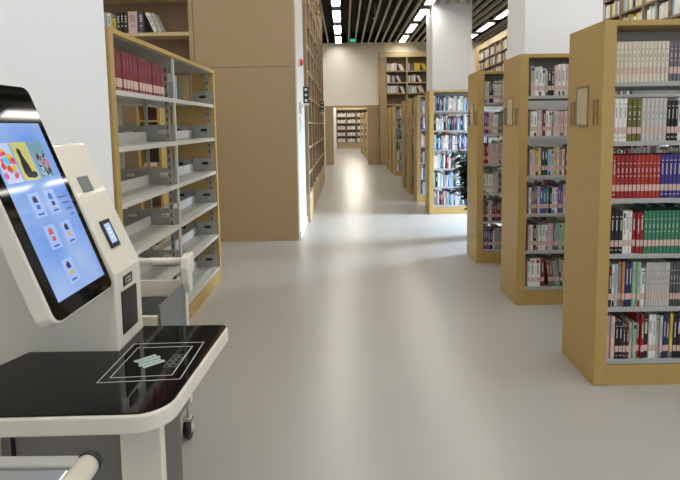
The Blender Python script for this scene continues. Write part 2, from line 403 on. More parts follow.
S2 = [
 [('grey white', 1, .03, .95, 'mix'), ('white', 1, .03, .9, 'mix'), ('white', 1, .028, .93, 'mix'), ('white', 1, .028, .86, 'mix'), ('grey white', 1, .02, .8, 'mix'), ('black', 2, .026, .83, 'mix'), ('pale pink', 1, .03, .95, 'mix'), ('white', 2, .03, 1, 'mix'), ('pale pink', 2, .028, 1, 'mix')],
 [('white', 2, .026, .8, 'mix'), ('pale pink', 2, .025, .85, 'mix'), ('dark red', 1, .022, .85, 'mix'), ('white', 2, .025, .8, 'mix'), ('teal', 1, .014, .8, 'mix'), ('pale pink', 4, .028, .8, 'mix'), ('pale green', 3, .022, .85, 'mix')],
 [('grey white', 1, .026, .85, 'mix'), ('pale pink', 1, .02, .85, 'mix'), ('yellow', 1, .03, .8, 'mix'), ('cream', 1, .022, .9, 'mix'), ('dark green', 2, .026, .9, 'mix'), ('light blue', 2, .026, .85, 'mix'), ('yellow', 1, .022, .9, 'mix'), ('cream', 1, .022, .9, 'mix'), ('orange brown', 1, .024, .85, 'mix'), ('white', 1, .022, .85, 'mix'), ('red', 2, .022, .8, 'mix')],
 [('white', 1, .022, .85, 'mix'), ('purple grey', 2, .025, .9, 'mix'), ('pale pink', 1, .02, .9, 'mix'), ('blue', 2, .026, .85, 'mix'), ('teal', 1, .026, .85, 'mix'), ('black', 1, .022, .85, 'mix'), ('white', 2, .024, .85, 'mix'), ('purple', 2, .022, .9, 'mix'), ('pale pink', 4, .022, .95, 'mix')],
 [('pale pink', 1, .022, .85, 'mix'), ('white', 1, .022, .85, 'mix'), ('black', 1, .026, .9, 'mix'), ('grey white', 1, .018, .85, 'mix'), ('white', 3, .026, .85, 'mix'), ('pale pink', 2, .02, .9, 'mix'), ('purple', 1, .02, .85, 'mix'), ('pale green', 3, .026, .9, 'mix'), ('grey white', 3, .022, .85, 'mix')],
 [('white', 1, .02, .85, 'mix'), ('white', 2, .045, .95, 'mix'), ('dark red', 1, .035, .95, 'mix'), ('brown', 2, .024, .88, 'mix'), ('grey', 2, .022, .85, 'mix'), ('dark grey', 1, .022, .85, 'mix'), ('cream', 2, .02, .9, 'mix'), ('black', 1, .03, .9, 'mix')]]
for t_, z in enumerate(SH):
    fill_row(X0+.10, X0+.94, YS[1]+.02, z, .25, S2[t_], 1.93, 'second right bookcase', G2, t_, seed=30+t_, pal=MIXED, lean=(4, 12, -.16) if t_ == 5 else None)
S3 = [[('grey white', 2, .026, .9, 'mix'), ('black', 1, .024, .95, 'mix'), ('dark green', 1, .02, .95, 'mix'), ('white', 3, .026, .9, 'mix')],
 [('purple', 1, .028, .9, 'mix'), ('red', 1, .022, .9, 'mix'), ('pale pink', 2, .026, .9, 'mix'), ('white', 2, .025, .8, 'mix'), ('teal', 1, .02, .85, 'mix')],
 [('red', 2, .024, .85, 'mix'), ('pale pink', 4, .028, .85, 'mix'), ('grey white', 2, .028, .9, 'mix')],
 [('white', 4, .026, .8, 'mix'), ('grey white', 2, .026, .85, 'mix'), ('purple grey', 2, .02, .8, 'mix')],
 [('dark grey', 2, .026, .85, 'mix'), ('pale pink', 2, .022, .9, 'mix'), ('black', 1, .026, .85, 'mix'), ('dark red', 2, .026, .85, 'mix')],
 [('purple grey', 1, .026, .9, 'mix'), ('purple', 2, .026, .9, 'mix'), ('black', 1, .03, .9, 'mix'), ('white', 1, .022, .8, 'mix'), ('grey', 3, .024, .9, 'mix')]]
for t_, z in enumerate(SH):
    fill_row(X0+.08, X0+.94, YS[2]+.02, z, .25, S3[t_], 1.74, 'third right bookcase', G3, t_, seed=50+t_, pal=PALE)
S4P = ['white', 'white', 'light blue', 'purple grey', 'grey white', 'pale pink', 'blue', 'white', 'black', 'red', 'teal', 'light blue', 'white', 'navy blue']
for ci, yy in enumerate(yfar):
    for t_, z in enumerate(SH):
        fill_row((X0 if yy < 13 else X0+.05)+.08, X0+(.76 if yy in (11.36, 12.45) else .94), yy+.02, z, .25, None, 0, None, None, t_, seed=80+ci*7+t_, pal=S4P, wrange=(.02, .04))
# the rows facing the other way, standing back to back with these
for ci, yy in enumerate(YS+yfar[:2]):
    for t_, z in enumerate(SH):
        rnd = random.Random(500+ci*10+t_); x = X0+.09
        while x < X0+1.6:
            wd = rnd.uniform(.02, .035); h = rnd.uniform(.16, .245); c = rnd.choice(MIXED)
            if rnd.random() < .93:
                book_into(MASS, Matrix.Translation((x+wd, yy+DEP-.02, z+.0003)) @ Matrix.Rotation(PI, 4, 'Z'), wd-.001, h, .15, c, massf, ())
            x += wd

# ------------------------------------------------------------------ steel and oak shelf unit on the left
LX, LY0, LY1 = -1.25, 2.825, 5.10
LD = .46
ls = empty('bookcase', (LX, LY0, 0), 'mostly empty grey steel bookcase with oak frame on the left, red volumes on top', 'bookcase')
o0 = (LX, LY0, 0)
MB().box(LX-LD, LX, LY0, LY0+.055, 0, HC).build('end_panel', WOODY, ls, o0, .003)
MB().box(LX-LD, LX, LY1-.05, LY1, 0, HC).build('end_panel', WOODY, ls, o0, .003)
MB().box(LX-LD, LX, LY0+.055, LY1-.05, HC-.032, HC-.001).build('top_board', WOODY, ls, o0, .003)
MB().box(LX-LD+.02, LX-.02, LY0+.056, LY1-.051, HC-.037, HC-.0325).build('canopy_sheet', METALD, ls, o0)
MB().box(LX-LD+.01, LX-.006, LY0+.055, LY1-.05, 0, .13).build('base_board', WOODY, ls, o0)
LYM = 3.90
MB().box(LX-.024, LX-.006, LYM-.012, LYM+.012, .13, HC-.04).build('centre_post', METAL, ls, o0, .002)
MB().box(LX-LD+.012, LX-LD+.05, LYM-.012, LYM+.012, .13, HC-.04).build('centre_post', METAL, ls, o0, .002)
def upright(yc, xc):
    m = MB().box(xc-.016, xc+.016, yc-.004, yc+.004, .13, HC-.04).build('slotted_upright', METALD, ls, o0)
    s = MB(); z = .2
    while z < 2.0: s.box(xc-.005, xc+.005, yc-.0052, yc-.004, z, z+.03); z += .06
    tag(s.build('slots', DARKM, m, o0), kind='stuff')
for yc in (LYM-.028, LY1-.058): upright(yc, LX-.06)
MB().box(LX-LD/2-.01, LX-LD/2+.01, LYM-.014, LYM+.014, .13, HC-.04).build('centre_post', METALD, ls, o0)
def slot_plate(mb, x0, x1, y, z0, z1, cx, cz, sw, sh, th=.003):
    N = 24; inner = []; outer = []
    for k in range(N):
        a = 2*PI*k/N; ca, sa = math.cos(a), math.sin(a)
        inner.append((cx+(sw/2-sh/2)*(1 if ca > 0 else -1)+sh/2*ca, cz+sh/2*sa))
        hw, hh = (x1-x0)/2, (z1-z0)/2; s_ = 1/max(abs(ca)/hw, abs(sa)/hh)
        outer.append(((x0+x1)/2+ca*s_, (z0+z1)/2+sa*s_))
    for yy in (y, y+th):
        a = [mb.bm.verts.new((p[0], yy, p[1])) for p in inner]; b = [mb.bm.verts.new((p[0], yy, p[1])) for p in outer]
        for k in range(N): mb.bm.faces.new((a[k], a[(k+1) % N], b[(k+1) % N], b[k]))
SHL = [1.748, 1.43, 1.108, .80, .48, .154]
for bi, (ya, yb) in enumerate(((LY0+.058, LYM-.005), (LYM+.005, LY1-.053))):
    for z in SHL:
        s = MB().box(LX-LD+.012, LX-.012, ya, yb, z-.006, z).box(LX-.012, LX-.007, ya, yb, z-.03, z).box(LX-LD+.007, LX-LD+.012, ya, yb, z-.03, z).build('shelf', METAL, ls, o0)
        MB().box(LX-LD/2-.006, LX-LD/2+.006, ya, yb-.012, z, z+.075).build('back_stop', METAL, s, o0)
        for (xa, xb) in ((LX-LD/2+.010, LX-.014), (LX-LD+.014, LX-LD/2-.010)):
            pm = MB(); cx = xb-.085 if xa > LX-LD/2 else xa+.085
            slot_plate(pm, xa, xb, yb-.011, z, z+.125, cx, z+.075, .085, .028)
            p = pm.build('side_plate', METALD, s, o0)
            if bi == 1: MB().box(cx-.044, cx+.044, yb-.006, yb-.004, z+.06, z+.09).build('slot_dark_sheet', BLACK, p, o0)  # black sheet added for the darkness seen through the slot
            else: MB().tube([(cx-.03, yb-.0125, z+.075), (cx+.03, yb-.0125, z+.075)], .011, 10).build('slot_bright_bar', METAL, p, o0)  # pale bar added for the brightness seen through the slot
# red bound volumes
rnd = random.Random(3); y = LY0+.075; k = 0
while y < 3.745:
    wd = .046 if k % 3 else .05
    h = .228-.0008*k+ (0.004 if k % 4 == 1 else 0)
    M = Matrix.Translation((LX-.025-(.006 if k % 5 == 2 else 0), y, SHL[0]+.0004)) @ Matrix.Rotation(PI/2, 4, 'Z')
    make_book(M, wd-.0025, round(h, 3), .19, 'dark red', ((.9, .915, 'black', 0), (.55, .8, 'purple grey', .44), (.04, .05, 'pale pink', .1)), (.02, .07, '_label'),
              'thick dark red bound volume, %s from the near end of left bookcase' % ORD[k], 'dark red bound volumes on the left bookcase'); nbook += 1
    y += wd; k += 1
# small leftovers on the top shelf of the far bay
for k, (yy, c, h, wd, nm) in enumerate(((4.02, 'white', .2, .03, 'white book at the near side of the small picture frame, left bookcase'), (4.10, 'light blue', .19, .03, 'pale blue book leaning near the small picture frame, left bookcase'))):
    make_book(Matrix.Translation((LX-.06, yy, SHL[0]+.0004)) @ Matrix.Rotation(PI/2, 4, 'Z'), wd, h, .16, c, ((.5, .8, mark_col(c), .3),), None, nm, None); nbook += 1
pf = empty('picture_frame', (LX-.3, 4.45, SHL[0]), 'small brown picture frame standing on the top shelf of left bookcase', 'picture frame')
MB().frame((LX-.205, 4.45, SHL[0]+.001), (1, 0, 0), (0, 0, 1), .17, .24, .02, .015).build('frame', WOODD, pf, (LX-.3, 4.45, SHL[0]))
MB().box(LX-.186, LX-.054, 4.438, 4.442, SHL[0]+.02, SHL[0]+.222).build('backing', WOODT, pf, (LX-.3, 4.45, SHL[0]))

# ------------------------------------------------------------------ built-in bookcase at the back left
bb = empty('wall_bookcase', (-3.0, PY, 0), 'tall brown built-in bookcase behind the left shelving, few books on its upper shelf', 'bookcase')
ob = (-3.0, PY, 0)
MB().box(-4.2, -1.99, PY+.33, PY+.35, 0, 4.98).build('back_panel', WOODD, bb, ob)
MB().box(-1.99, -1.935, PY-.01, PY+.33, 0, 4.98).build('side_panel', WOODT, bb, ob, .003)
MB().box(-4.25, -4.2, PY-.01, PY+.33, 0, 4.98).build('side_panel', WOODT, bb, ob, .003)
for z in (2.27, 2.765, 3.25, 3.47, 3.82, 4.17): MB().box(-4.198, -1.992, PY, PY+.328, z-.045, z).build('shelf', WOODE if z > 2.3 else WOODD, bb, ob, .002)
MB().box(-4.198, -3.1, PY+.01, PY+.03, 0.05, 2.22).build('cabinet_door', WOODD, bb, ob, .002)
MB().box(-3.095, -1.992, PY+.01, PY+.03, 0.05, 2.22).build('cabinet_door', WOODD, bb, ob, .002)
G4 = 'books on the built-in bookcase at back left'
bkl = [('grey white', .11, .27, 0, 'wide greyish white book at left end of built-in upper shelf', -3.13), ('white', .055, .26, 0, 'white book beside the wide greyish one, built-in upper shelf', -3.015),
 ('yellow', .055, .19, 0, 'short yellow book on the built-in upper shelf at back left', -2.95), ('dark green', .05, .26, 0, 'dark green book right of the yellow one, built-in upper shelf', -2.89), ('black', .035, .27, 0, 'black book right of the dark green one, built-in upper shelf', -2.835), ('dark brown', .05, .265, 0, 'dark brown book left of the wide pinkish white one, built-in shelf', -2.795),
 ('pale pink', .12, .275, 0, 'wide pinkish white book with dark lettering, built-in upper shelf', -2.74), ('dark grey', .06, .27, 0, 'dark grey book just left of the leaning pair, built-in shelf', -2.60),
 ('white', .05, .27, -.42, 'first white book leaning left on the built-in upper shelf', -2.405), ('grey white', .05, .26, -.42, 'rightmost greyish white book leaning left on built-in upper shelf', -2.345)]
for c, wd, h, a, lb, x in bkl:
    M = Matrix.Translation((x-.045, PY+.03, 2.766 + (0 if a >= 0 else .0))) @ Matrix.Rotation(a, 4, 'Y')
    mk = mark_col(c)
    make_book(M, wd-.003, h, .2, c, ((.52, .6, mk, .25), (.64, .72, mk, .25), (.76, .84, mk, .25), (.3, .38, mk, .3)), None, lb, G4); nbook += 1
nc = empty('narrow_bookcase', (-2.41, 6.45, 0), 'narrow open oak shelf seen through the empty left bookcase', 'bookcase')
on = (-2.41, 6.45, 0)
for x in (-2.54, -2.28): MB().box(x-.018, x+.018, 6.42, 6.70, 0, 1.84).build('side_panel', WOODY, nc, on)
for z in (.12, .52, 1.06, 1.33, 1.63, 1.84): MB().box(-2.522, -2.298, 6.42, 6.70, z-.025, z).build('shelf', WOODY, nc, on)
MB().box(-2.522, -2.298, 6.69, 6.70, 0, 1.8).build('back_panel', WOODD, nc, on)
o = MB().box(-2.5, -2.34, 6.45, 6.65, 1.061, 1.10, 0).box(-2.49, -2.35, 6.452, 6.64, 1.066, 1.095, 1).build('book', [PM['white'], PAGES], org=(-2.42, 6.5, 1.06)); tag(o, 'white book lying flat on the narrow open oak shelf', 'book')

# ------------------------------------------------------------------ tall bookcase along the left of the aisle
TX, TY0, TY1 = -.56, 8.2, 14.6
tb = empty('tall_bookcase', (TX, TY0, 0), 'floor to ceiling tan bookcase along the left of the aisle', 'bookcase')
ot = (TX, TY0, 0)
MB().box(TX-.36, TX-.34, TY0, TY1, 0, 4.98).build('back_panel', WOODD, tb, ot)  # darker back: shade deep in the cells put into its colour
MB().box(TX-.34, TX+.004, TY0, TY1, 0, .45).build('base_board', WOODT, tb, ot)
nb_ = 7
for k in range(nb_+1):
    y = TY0+.02+(TY1-TY0-.04)*k/nb_
    up = MB().box(TX-.34, TX-.004, y-.016, y+.016, .45, 4.98).build('upright', WOODD, tb, ot)  # dark veneer on the sides paints in the shade between bays
    MB().box(TX-.0039, TX, y-.016, y+.016, .45, 4.98).build('front_edge', WOODE, up, ot)
zz = []
z = .45+.33
while z < 4.8: zz.append(z); z += .405
for z in zz:
    for k in range(nb_):
        ya = TY0+.041+(TY1-TY0-.04)*k/nb_; yb = TY0-.001+(TY1-TY0-.04)*(k+1)/nb_
        MB().box(TX-.338, TX-.002, ya, yb, z-.022, z).build('shelf', WOODT, tb, ot)
rnd = random.Random(12)
for z in [.451]+zz:
    for k in range(nb_):
        if rnd.random() < .33 and z < 2.6:
            ya = TY0+.05+(TY1-TY0-.04)*k/nb_+rnd.uniform(0, .3)
            for j in range(rnd.randint(3, 9)):
                wd = rnd.uniform(.02, .04); h = rnd.uniform(.2, .29)
                book_into(MASS, Matrix.Translation((TX-.05, ya, z+.0005)) @ Matrix.Rotation(PI/2, 4, 'Z'), wd, h, .2, rnd.choice(['white', 'cream', 'pale pink', 'grey white', 'orange brown', 'light blue']), massf, ((.4, .8, 'grey', .3),))
                ya += wd+.001
def blade(y, z0, z1, label, TX=TX):
    t = empty('category_sign', (TX, y, z0), label, 'sign', 'dark category signs on the tall left bookcase'); og = (TX, y, z0)
    MB().box(TX+.002, TX+.085, y-.03, y, z0+.035, z1).build('sign_board', BLACK, t, og)
    g = MB()
    n_ = 3
    for k in range(n_):
        zc = z0+.035+(z1-z0-.035)*(k+.5)/n_
        g.frame((TX+.025, y-.0305, zc-.018), (1, 0, 0), (0, 0, 1), .036, .036, .008, .0015)
        g.box(TX+.039, TX+.047, y-.032, y-.0305, zc-.018, zc+.018)
    g.build('white_lettering', WHITE, t, og)
    MB().box(TX+.002, TX+.085, y-.03, y, z0, z0+.034).build('white_foot', METAL, t, og)
blade(8.02, 1.84, 2.12, 'near dark sign with white characters projecting where the tall left bookcase begins', -.615)
blade(12.6, 1.81, 2.10, 'far dark sign with white characters projecting from the tall left bookcase')
# alarm and boxes on the pilaster
al = empty('fire_alarm', (-.615, 7.25, 2.40), 'red dome fire alarm on the cream pilaster at the aisle corner', 'fire alarm'); oa = (-.615, 7.25, 2.40)
MB().tube([(-.614, 7.25, 2.40), (-.59, 7.25, 2.40)], .06, 20).build('base', METAL, al, oa)
MB().tube([(-.59, 7.25, 2.40), (-.565, 7.25, 2.40), (-.545, 7.25, 2.40), (-.535, 7.25, 2.40)], [.052, .048, .034, .012], 20).build('dome', RED, al, oa)
ap = empty('access_panel', (-.615, 7.3, 1.7), 'small white wall box on the cream pilaster below the red alarm', 'wall box'); oa = (-.615, 7.3, 1.7)
MB().box(-.614, -.575, 7.22, 7.38, 1.70, 1.86).build('box', METAL, ap, oa, .008)
MB().box(-.574, -.571, 7.25, 7.35, 1.78, 1.83).build('display', GREYP, ap, oa)
pc = empty('wall_phone', (-.615, 7.32, 1.45), 'slim white vertical device on the pilaster under the white wall box', 'wall device'); oa = (-.615, 7.32, 1.45)
MB().box(-.614, -.585, 7.27, 7.34, 1.44, 1.66).build('body', WHITE, pc, oa, .006)
MB().box(-.585, -.582, 7.285, 7.325, 1.5, 1.6).build('face', METALD, pc, oa)

# ------------------------------------------------------------------ bookcases at the end wall and along the right wall
ew = empty('wall_bookcase', (2.3, YE, 0), 'tall oak bookcase with header against the end wall', 'bookcase'); oe = (2.3, YE, 0)
YF = 19.65
MB().box(1.36, 1.62, YF, YE-.01, 0, 4.02).build('side_panel', WOODT, ew, oe, .005)
MB().box(3.2, 3.4, YF, YE-.01, 0, 4.02).build('side_panel', WOODE, ew, oe, .005)
MB().box(1.36, 3.4, YF-.01, YE-.01, 4.021, 4.21).build('header', WOODE, ew, oe, .005)
MB().box(1.62, 3.2, YE-.04, YE-.02, 0, 4.02).build('back_panel', WOODD, ew, oe)
MB().box(2.35, 2.41, YF+.01, YE-.04, 0, 4.02).build('divider', WOODT, ew, oe)
ez = [.3, .7, 1.09, 1.49, 1.89, 2.29, 2.70, 3.09, 3.52]
for z in ez:
    for a, b in ((1.621, 2.349), (2.411, 3.199)): MB().box(a, b, YF+.005, YE-.041, z-.045, z).build('shelf', WOODT, ew, oe)
rnd = random.Random(5)
for z in ez[-3:]:
    for a, b in ((1.64, 2.3), (2.43, 3.15)):
        x = a; e = a+rnd.uniform(.4, .6)
        while x < e:
            wd = rnd.uniform(.035, .07); last = x+wd >= e
            c = rnd.choice(['white', 'white', 'grey white', 'light blue', 'white', 'dark grey', 'cream', 'pale pink']) if not (z > 3.4 and a > 2 and x > a+.2) else 'yellow'
            ang = -.45 if x > e-.16 else 0
            h = rnd.uniform(.24, .28)
            M = Matrix.Translation((x+(.14 if ang else 0), YF+.03, z+.001)) @ Matrix.Rotation(ang, 4, 'Y')
            book_into(MASS, M, wd-.003, h, .2, c, massf, ())
            x += wd
RX = 5.0
rb = empty('tall_bookcase', (RX, 7.5, 0), 'long tall brown bookcase full of books along the right wall', 'bookcase'); orr = (RX, 7.5, 0)
MB().box(RX+.33, RX+.35, 7.5, 19.6, 2.4, 4.2).box(RX+.33, RX+.35, 8.95, 19.6, 0, 2.4).build('back_panel', PLATEBACK, rb, orr)
MB().box(RX-.005, RX+.35, 7.5, 19.6, 4.17, 4.36).build('header', WOODE, rb, orr)
MB().box(RX-.005, RX+.35, 19.6, 19.85, 0, 4.36).build('side_panel', WOODE, rb, orr)
n_ = 17; dy = (19.6-7.5)/n_
for k in range(n_): MB().box(RX, RX+.33, 7.5+dy*k-.015, 7.5+dy*k+.015, 2.38 if k < 2 else 0, 4.17).build('upright', WOODD, rb, orr)
rz = [.31+.35*k for k in range(11)]
rnd = random.Random(9)
for z in rz:
    for k in range(n_):
        if z < 2.35 and k < 2: continue
        MB().box(RX+.004, RX+.33, 7.5+dy*k+.016, 7.5+dy*(k+1)-.016, z-.03, z).build('shelf', WOODD, rb, orr)
        if z < 2.3 : continue
        y = 7.5+dy*(k+1)-.02
        while y > 7.5+dy*k+.08:
            wd = rnd.uniform(.03, .06); h = rnd.uniform(.2, .3)
            if rnd.random() < .88:
                book_into(MASS, Matrix.Translation((RX+.04, y, z+.0005)) @ Matrix.Rotation(-PI/2, 4, 'Z'), wd-.002, h, .2, rnd.choice(['white', 'white', 'grey white', 'cream', 'white', 'light blue', 'yellow', 'black', 'cream', 'grey']), massf, ())
            y -= wd
# back room: bookcase at its end and bookcases along its right
fb = empty('far_bookcase', (.1, 34, 0), 'dark bookcase at the end of the room beyond the doorway', 'bookcase'); of = (.1, 34, 0)
MB().box(-.48, 1.6, 34.3, 34.32, 0, 2.6).build('back_panel', PLATEBACK, fb, of)
MB().box(-.48, 1.6, 33.9, 34.3, 2.5, 2.66).build('header', WOODT, fb, of)
MB().box(-.48, 1.6, 33.9, 34.3, 0, .42).build('base_board', WOODT, fb, of)
for x in (-.46, .18, .82, 1.58): MB().box(x-.03, x+.03, 33.9, 34.3, .42, 2.5).build('upright', WOODD, fb, of)
rnd = random.Random(4)
for z in (.42, .83, 1.24, 1.65, 2.06):
    MB().box(-.43, 1.55, 33.9, 34.3, z-.04, z).build('shelf', WOODD, fb, of)
    for a, b in ((-.42, .14), (.22, .78), (.86, 1.54)):
        x = a
        while x < b-.07:
            wd = rnd.uniform(.03, .07)
            book_into(MASS, Matrix.Translation((x, 33.93, z+.001)), wd-.003, rnd.uniform(.18, .26), .2, rnd.choice(['white', 'grey white', 'white', 'cream']), massf, ()); x += wd
back_lbl = ['first bookcase end beyond the doorway, nearest the open door', 'second bookcase end beyond the doorway', 'third bookcase end beyond the doorway, farthest in']
b5 = None
for k, yy in enumerate((22.7, 25.3, 28.0)):
    if b5 is None:
        b5 = bookcase(.98, 2.4, yy, back_lbl[0]); b5['group'] = 'bookcases beyond the doorway'
    else:
        o = copy_tree(b5); o.location.y = yy; o['label'] = back_lbl[k]; o.location.x = .98-.05*k
    for z in SH:
        x = 1.08
        while x < 1.5:
            wd = rnd.uniform(.03, .05)
            book_into(MASS, Matrix.Translation((x, yy+.02, z+.001)), wd-.003, rnd.uniform(.18, .25), .15, rnd.choice(['white', 'grey white', 'black', 'purple grey']), massf, ()); x += wd
m = MASS.build('books', massm)
tag(m, 'rows of small books on the distant bookcases down the aisle and along the walls', 'books', None, 'stuff')
print('individual books', nbook)

# ------------------------------------------------------------------ potted plant by the fourth bookcase
pp = empty('potted_plant', (1.85, 6.95, 0), 'dark green leafy potted plant between the third and fourth right bookcases', 'plant'); op = (1.85, 6.95, 0)
px, py = 1.85, 6.95
MB().tube([(px, py, 0), (px, py, .02), (px, py, .3), (px, py, .34), (px, py, .33)], [.12, .125, .165, .175, .15], 24).build('pot', POT, pp, op)
MB().tube([(px, py, .33), (px, py, .342)], .148, 20).build('soil', SOIL, pp, op)
rnd = random.Random(2); lv = MB(); st = MB()
for k in range(44):
    a = rnd.uniform(0, 2*PI) if k % 3 == 0 else rnd.uniform(PI*.6, PI*1.4); top = rnd.uniform(.62, 1.22); rr = rnd.uniform(.12, .36)
    p0 = Vector((px+.04*math.cos(a), py+.04*math.sin(a), .34)); p2 = Vector((px+rr*math.cos(a), py+rr*math.sin(a), top)); p1 = (p0+p2)/2+Vector((-.04*math.cos(a), -.04*math.sin(a), .05))
    st.tube([p0, p1, p2], [.009, .007, .004], 6)
    for j in range(22):
        f_ = .15+.85*j/21; q = p0.lerp(p2, f_) + Vector((rnd.uniform(-.02, .02), rnd.uniform(-.02, .02), .02)); b = rnd.uniform(0, 2*PI); ln = rnd.uniform(.12, .2)
        d = Vector((math.cos(b), math.sin(b), rnd.uniform(-.4, .5))).normalized(); s_ = d.cross(Vector((0, 0, 1))).normalized()*ln*.3
        dr = Vector((0, 0, -.02))
        vs = [lv.bm.verts.new(p) for p in (q, q+d*ln*.35+s_, q+d*ln*.75+s_*.7+dr*.5, q+d*ln+dr, q+d*ln*.75-s_*.7+dr*.5, q+d*ln*.35-s_)]
        lv.bm.faces.new(vs)
st.build('stem', LEAF, pp, op); tag(lv.build('foliage', LEAF, pp, op), kind='stuff')

# ------------------------------------------------------------------ self service kiosk
kk = empty('self_service_kiosk', (-.9, 1.65, 0), 'cream self service kiosk with tilted touchscreen and black glass counter', 'kiosk'); ok = (-.9, 1.65, 0)
TT = .80
# cabinet with the sloped front
prof = [(-1.24, .752), (-.755, .752), (-.755, 1.055), (-.932, 1.483), (-1.24, 1.483)]
body = MB().prism([(x, 1.65, z) for x, z in prof], (0, .212, 0)).build('body', CREAM, kk, ok, .006)
MB().prism([(-.755, 1.69, .84), (-.755, 1.81, .84), (-.755, 1.812, .982), (-.755, 1.69, .987)], (.003, 0, 0)).build('black_slot_panel', BLACK, body, ok)
pl_ = MB().prism([(-.755, 1.712, 1.0), (-.755, 1.78, 1.0), (-.755, 1.78, 1.034), (-.755, 1.712, 1.034)], (.003, 0, 0)).build('sensor_plate', BLACK, body, ok)
MB().box(-.7518, -.751, 1.725, 1.731, 1.006, 1.028).box(-.7518, -.751, 1.738, 1.768, 1.020, 1.025).box(-.7518, -.751, 1.738, 1.768, 1.008, 1.013).build('icon', LINE, pl_, ok)
Q = Vector((-.755, 1.65, 1.055)); sv = Vector((-.177, 0, .428)).normalized(); su = Vector((0, -1, 0)); sn = sv.cross(su).normalized()
if sn.x < 0: sn = -sn
MB().quadplate(Q, su, sv, -.122, .29, -.052, .345, sn*.002).build('scanner_window', GREYP, body, ok)
rd = MB().quadplate(Q, su, sv, -.122, .082, -.056, .182, sn*.006).build('card_reader', BLACK, body, ok, .002)
BLUE = mat('screen_blue', (40, 70, 110), .15, emit=(150, 185, 240), estr=.85)
BLUE2 = mat('screen_pale_blue', (60, 80, 110), .15, emit=(176, 200, 240), estr=.9)
SWH = mat('screen_white', (120, 120, 120), .15, emit=(225, 232, 245), estr=.9)
MB().quadplate(Q, su, sv, -.108, .098, -.069, .168, sn*.0068).build('reader_screen', BLUE2, rd, ok)
t = MB()
for a in (.115, .13, .145): t.quadplate(Q, su, sv, -.095, a, -.08, a+.006, sn*.0075)
t.build('reader_text', SWH, rd, ok)
# screen
sc = 1.625/1.66
P = Vector((-.777*sc+.007, 1.646, 1.533-.521*sc)); v = Vector((-.3483, 0, .9374)); u = Vector((0, -1, 0)); nn = Vector((.9374, 0, .3483))
def rr_pts(w, h, r, a0=0, b0=0, seg=6):
    pts = []
    for cx, cy, s_ in ((a0+w-r, b0+r, -PI/2), (a0+w-r, b0+h-r, 0), (a0+r, b0+h-r, PI/2), (a0+r, b0+r, PI)):
        for k in range(seg+1): pts.append((cx+r*math.cos(s_+k*PI/2/seg), cy+r*math.sin(s_+k*PI/2/seg)))
    return pts
W_, H_ = .34, .69
hs = MB().prism([P+u*a+v*b-nn*.055 for a, b in rr_pts(W_, H_, .03)], nn*.051).build('screen_housing', CREAM, kk, ok, .006)
MB().prism([P+u*a+v*b-nn*.004 for a, b in rr_pts(W_-.012, H_-.012, .026, .006, .006)], nn*.004).build('screen_glass', BLACKG, hs, ok)
ug, vg = .032*sc, .052*sc; aw, ah = .272*sc, .525*sc
dsp = MB().quadplate(P, u, v, ug, vg, ug+aw, vg+ah, nn*.0006).build('display', mat('screen_display', (20, 34, 60), .06, emit=(128, 168, 236), estr=.8, spec=.4), hs, ok)
dm = _m['screen_display'].node_tree; b_ = dm.nodes['Principled BSDF']
g_ = dm.nodes.new('ShaderNodeTexCoord'); nz = dm.nodes.new('ShaderNodeTexNoise'); nz.inputs['Scale'].default_value = 5; rp = dm.nodes.new('ShaderNodeValToRGB')
rp.color_ramp.elements[0].color = (*lin((112, 156, 236)), 1); rp.color_ramp.elements[0].position = .3
rp.color_ramp.elements[1].color = (*lin((168, 196, 240)), 1); rp.color_ramp.elements[1].position = .7
dm.links.new(g_.outputs['Object'], nz.inputs['Vector']); dm.links.new(nz.outputs['Fac'], rp.inputs[0]); dm.links.new(rp.outputs[0], b_.inputs['Emission Color'])
def em(name, rgb, s=.8): return mat('scr_'+name, tuple(c*.3 for c in rgb), .12, emit=rgb, estr=s)
def patch(name, a, b, c, d, m, lift=.001):
    return MB().quadplate(P, u, v, a*sc, b*sc, c*sc, d*sc, nn*lift).build(name, m, dsp, ok)
def blob(mb, pts, lift, m=0): mb.prism([P+u*(a*sc)+v*(b*sc)+nn*lift for a, b in pts], nn*.0003, m)
# three poster tiles (near one lies left in the picture)
p = patch('poster', .066, .400, .133, .518, em('poster_blue_grey', (120, 160, 176)))
mm = [em('navy', (40, 50, 90)), em('dark', (50, 44, 52)), em('pink', (206, 120, 140)), em('pale', (200, 214, 230))]
g = MB(); rnd = random.Random(8)
for k in range(46):
    a = rnd.uniform(.07, .125); b = rnd.uniform(.405, .475); s_ = rnd.uniform(.003, .008)
    blob(g, [(a-s_*.5, b-s_), (a+s_*.5, b-s_*.8), (a+s_*.4, b+s_), (a-s_*.4, b+s_*1.1)], .0012+k*.00001, rnd.randrange(4))
g.build('poster_picture', mm, p, ok)
p = patch('poster', .142, .400, .216, .518, em('poster_yellow', (206, 200, 120)))
g = MB()
blob(g, [(.196, .41), (.162, .405), (.152, .418), (.160, .428), (.168, .424), (.172, .45), (.182, .475), (.182, .492), (.190, .502), (.199, .494), (.198, .47), (.202, .45), (.204, .425)], .0014)
blob(g, [(.166, .408), (.15, .408), (.148, .42), (.155, .424)], .0014)
g.build('poster_picture', [em('charcoal', (38, 40, 44))], p, ok)
p = patch('poster', .224, .400, .294, .518, em('poster_lilac', (196, 210, 240)))
g = MB(); rnd = random.Random(18)
mm = [em('magenta', (226, 90, 160)), em('cyan', (90, 200, 230)), em('gold', (226, 190, 60)), em('red', (220, 80, 70))]
for k in range(26):
    a = rnd.uniform(.232, .286); b = rnd.uniform(.41, .505); s_ = rnd.uniform(.006, .012)
    blob(g, [(a+s_*math.cos(q*PI/3), b+s_*math.sin(q*PI/3)) for q in range(6)], .0012+k*.00001, rnd.randrange(4))
g.build('poster_picture', mm, p, ok)
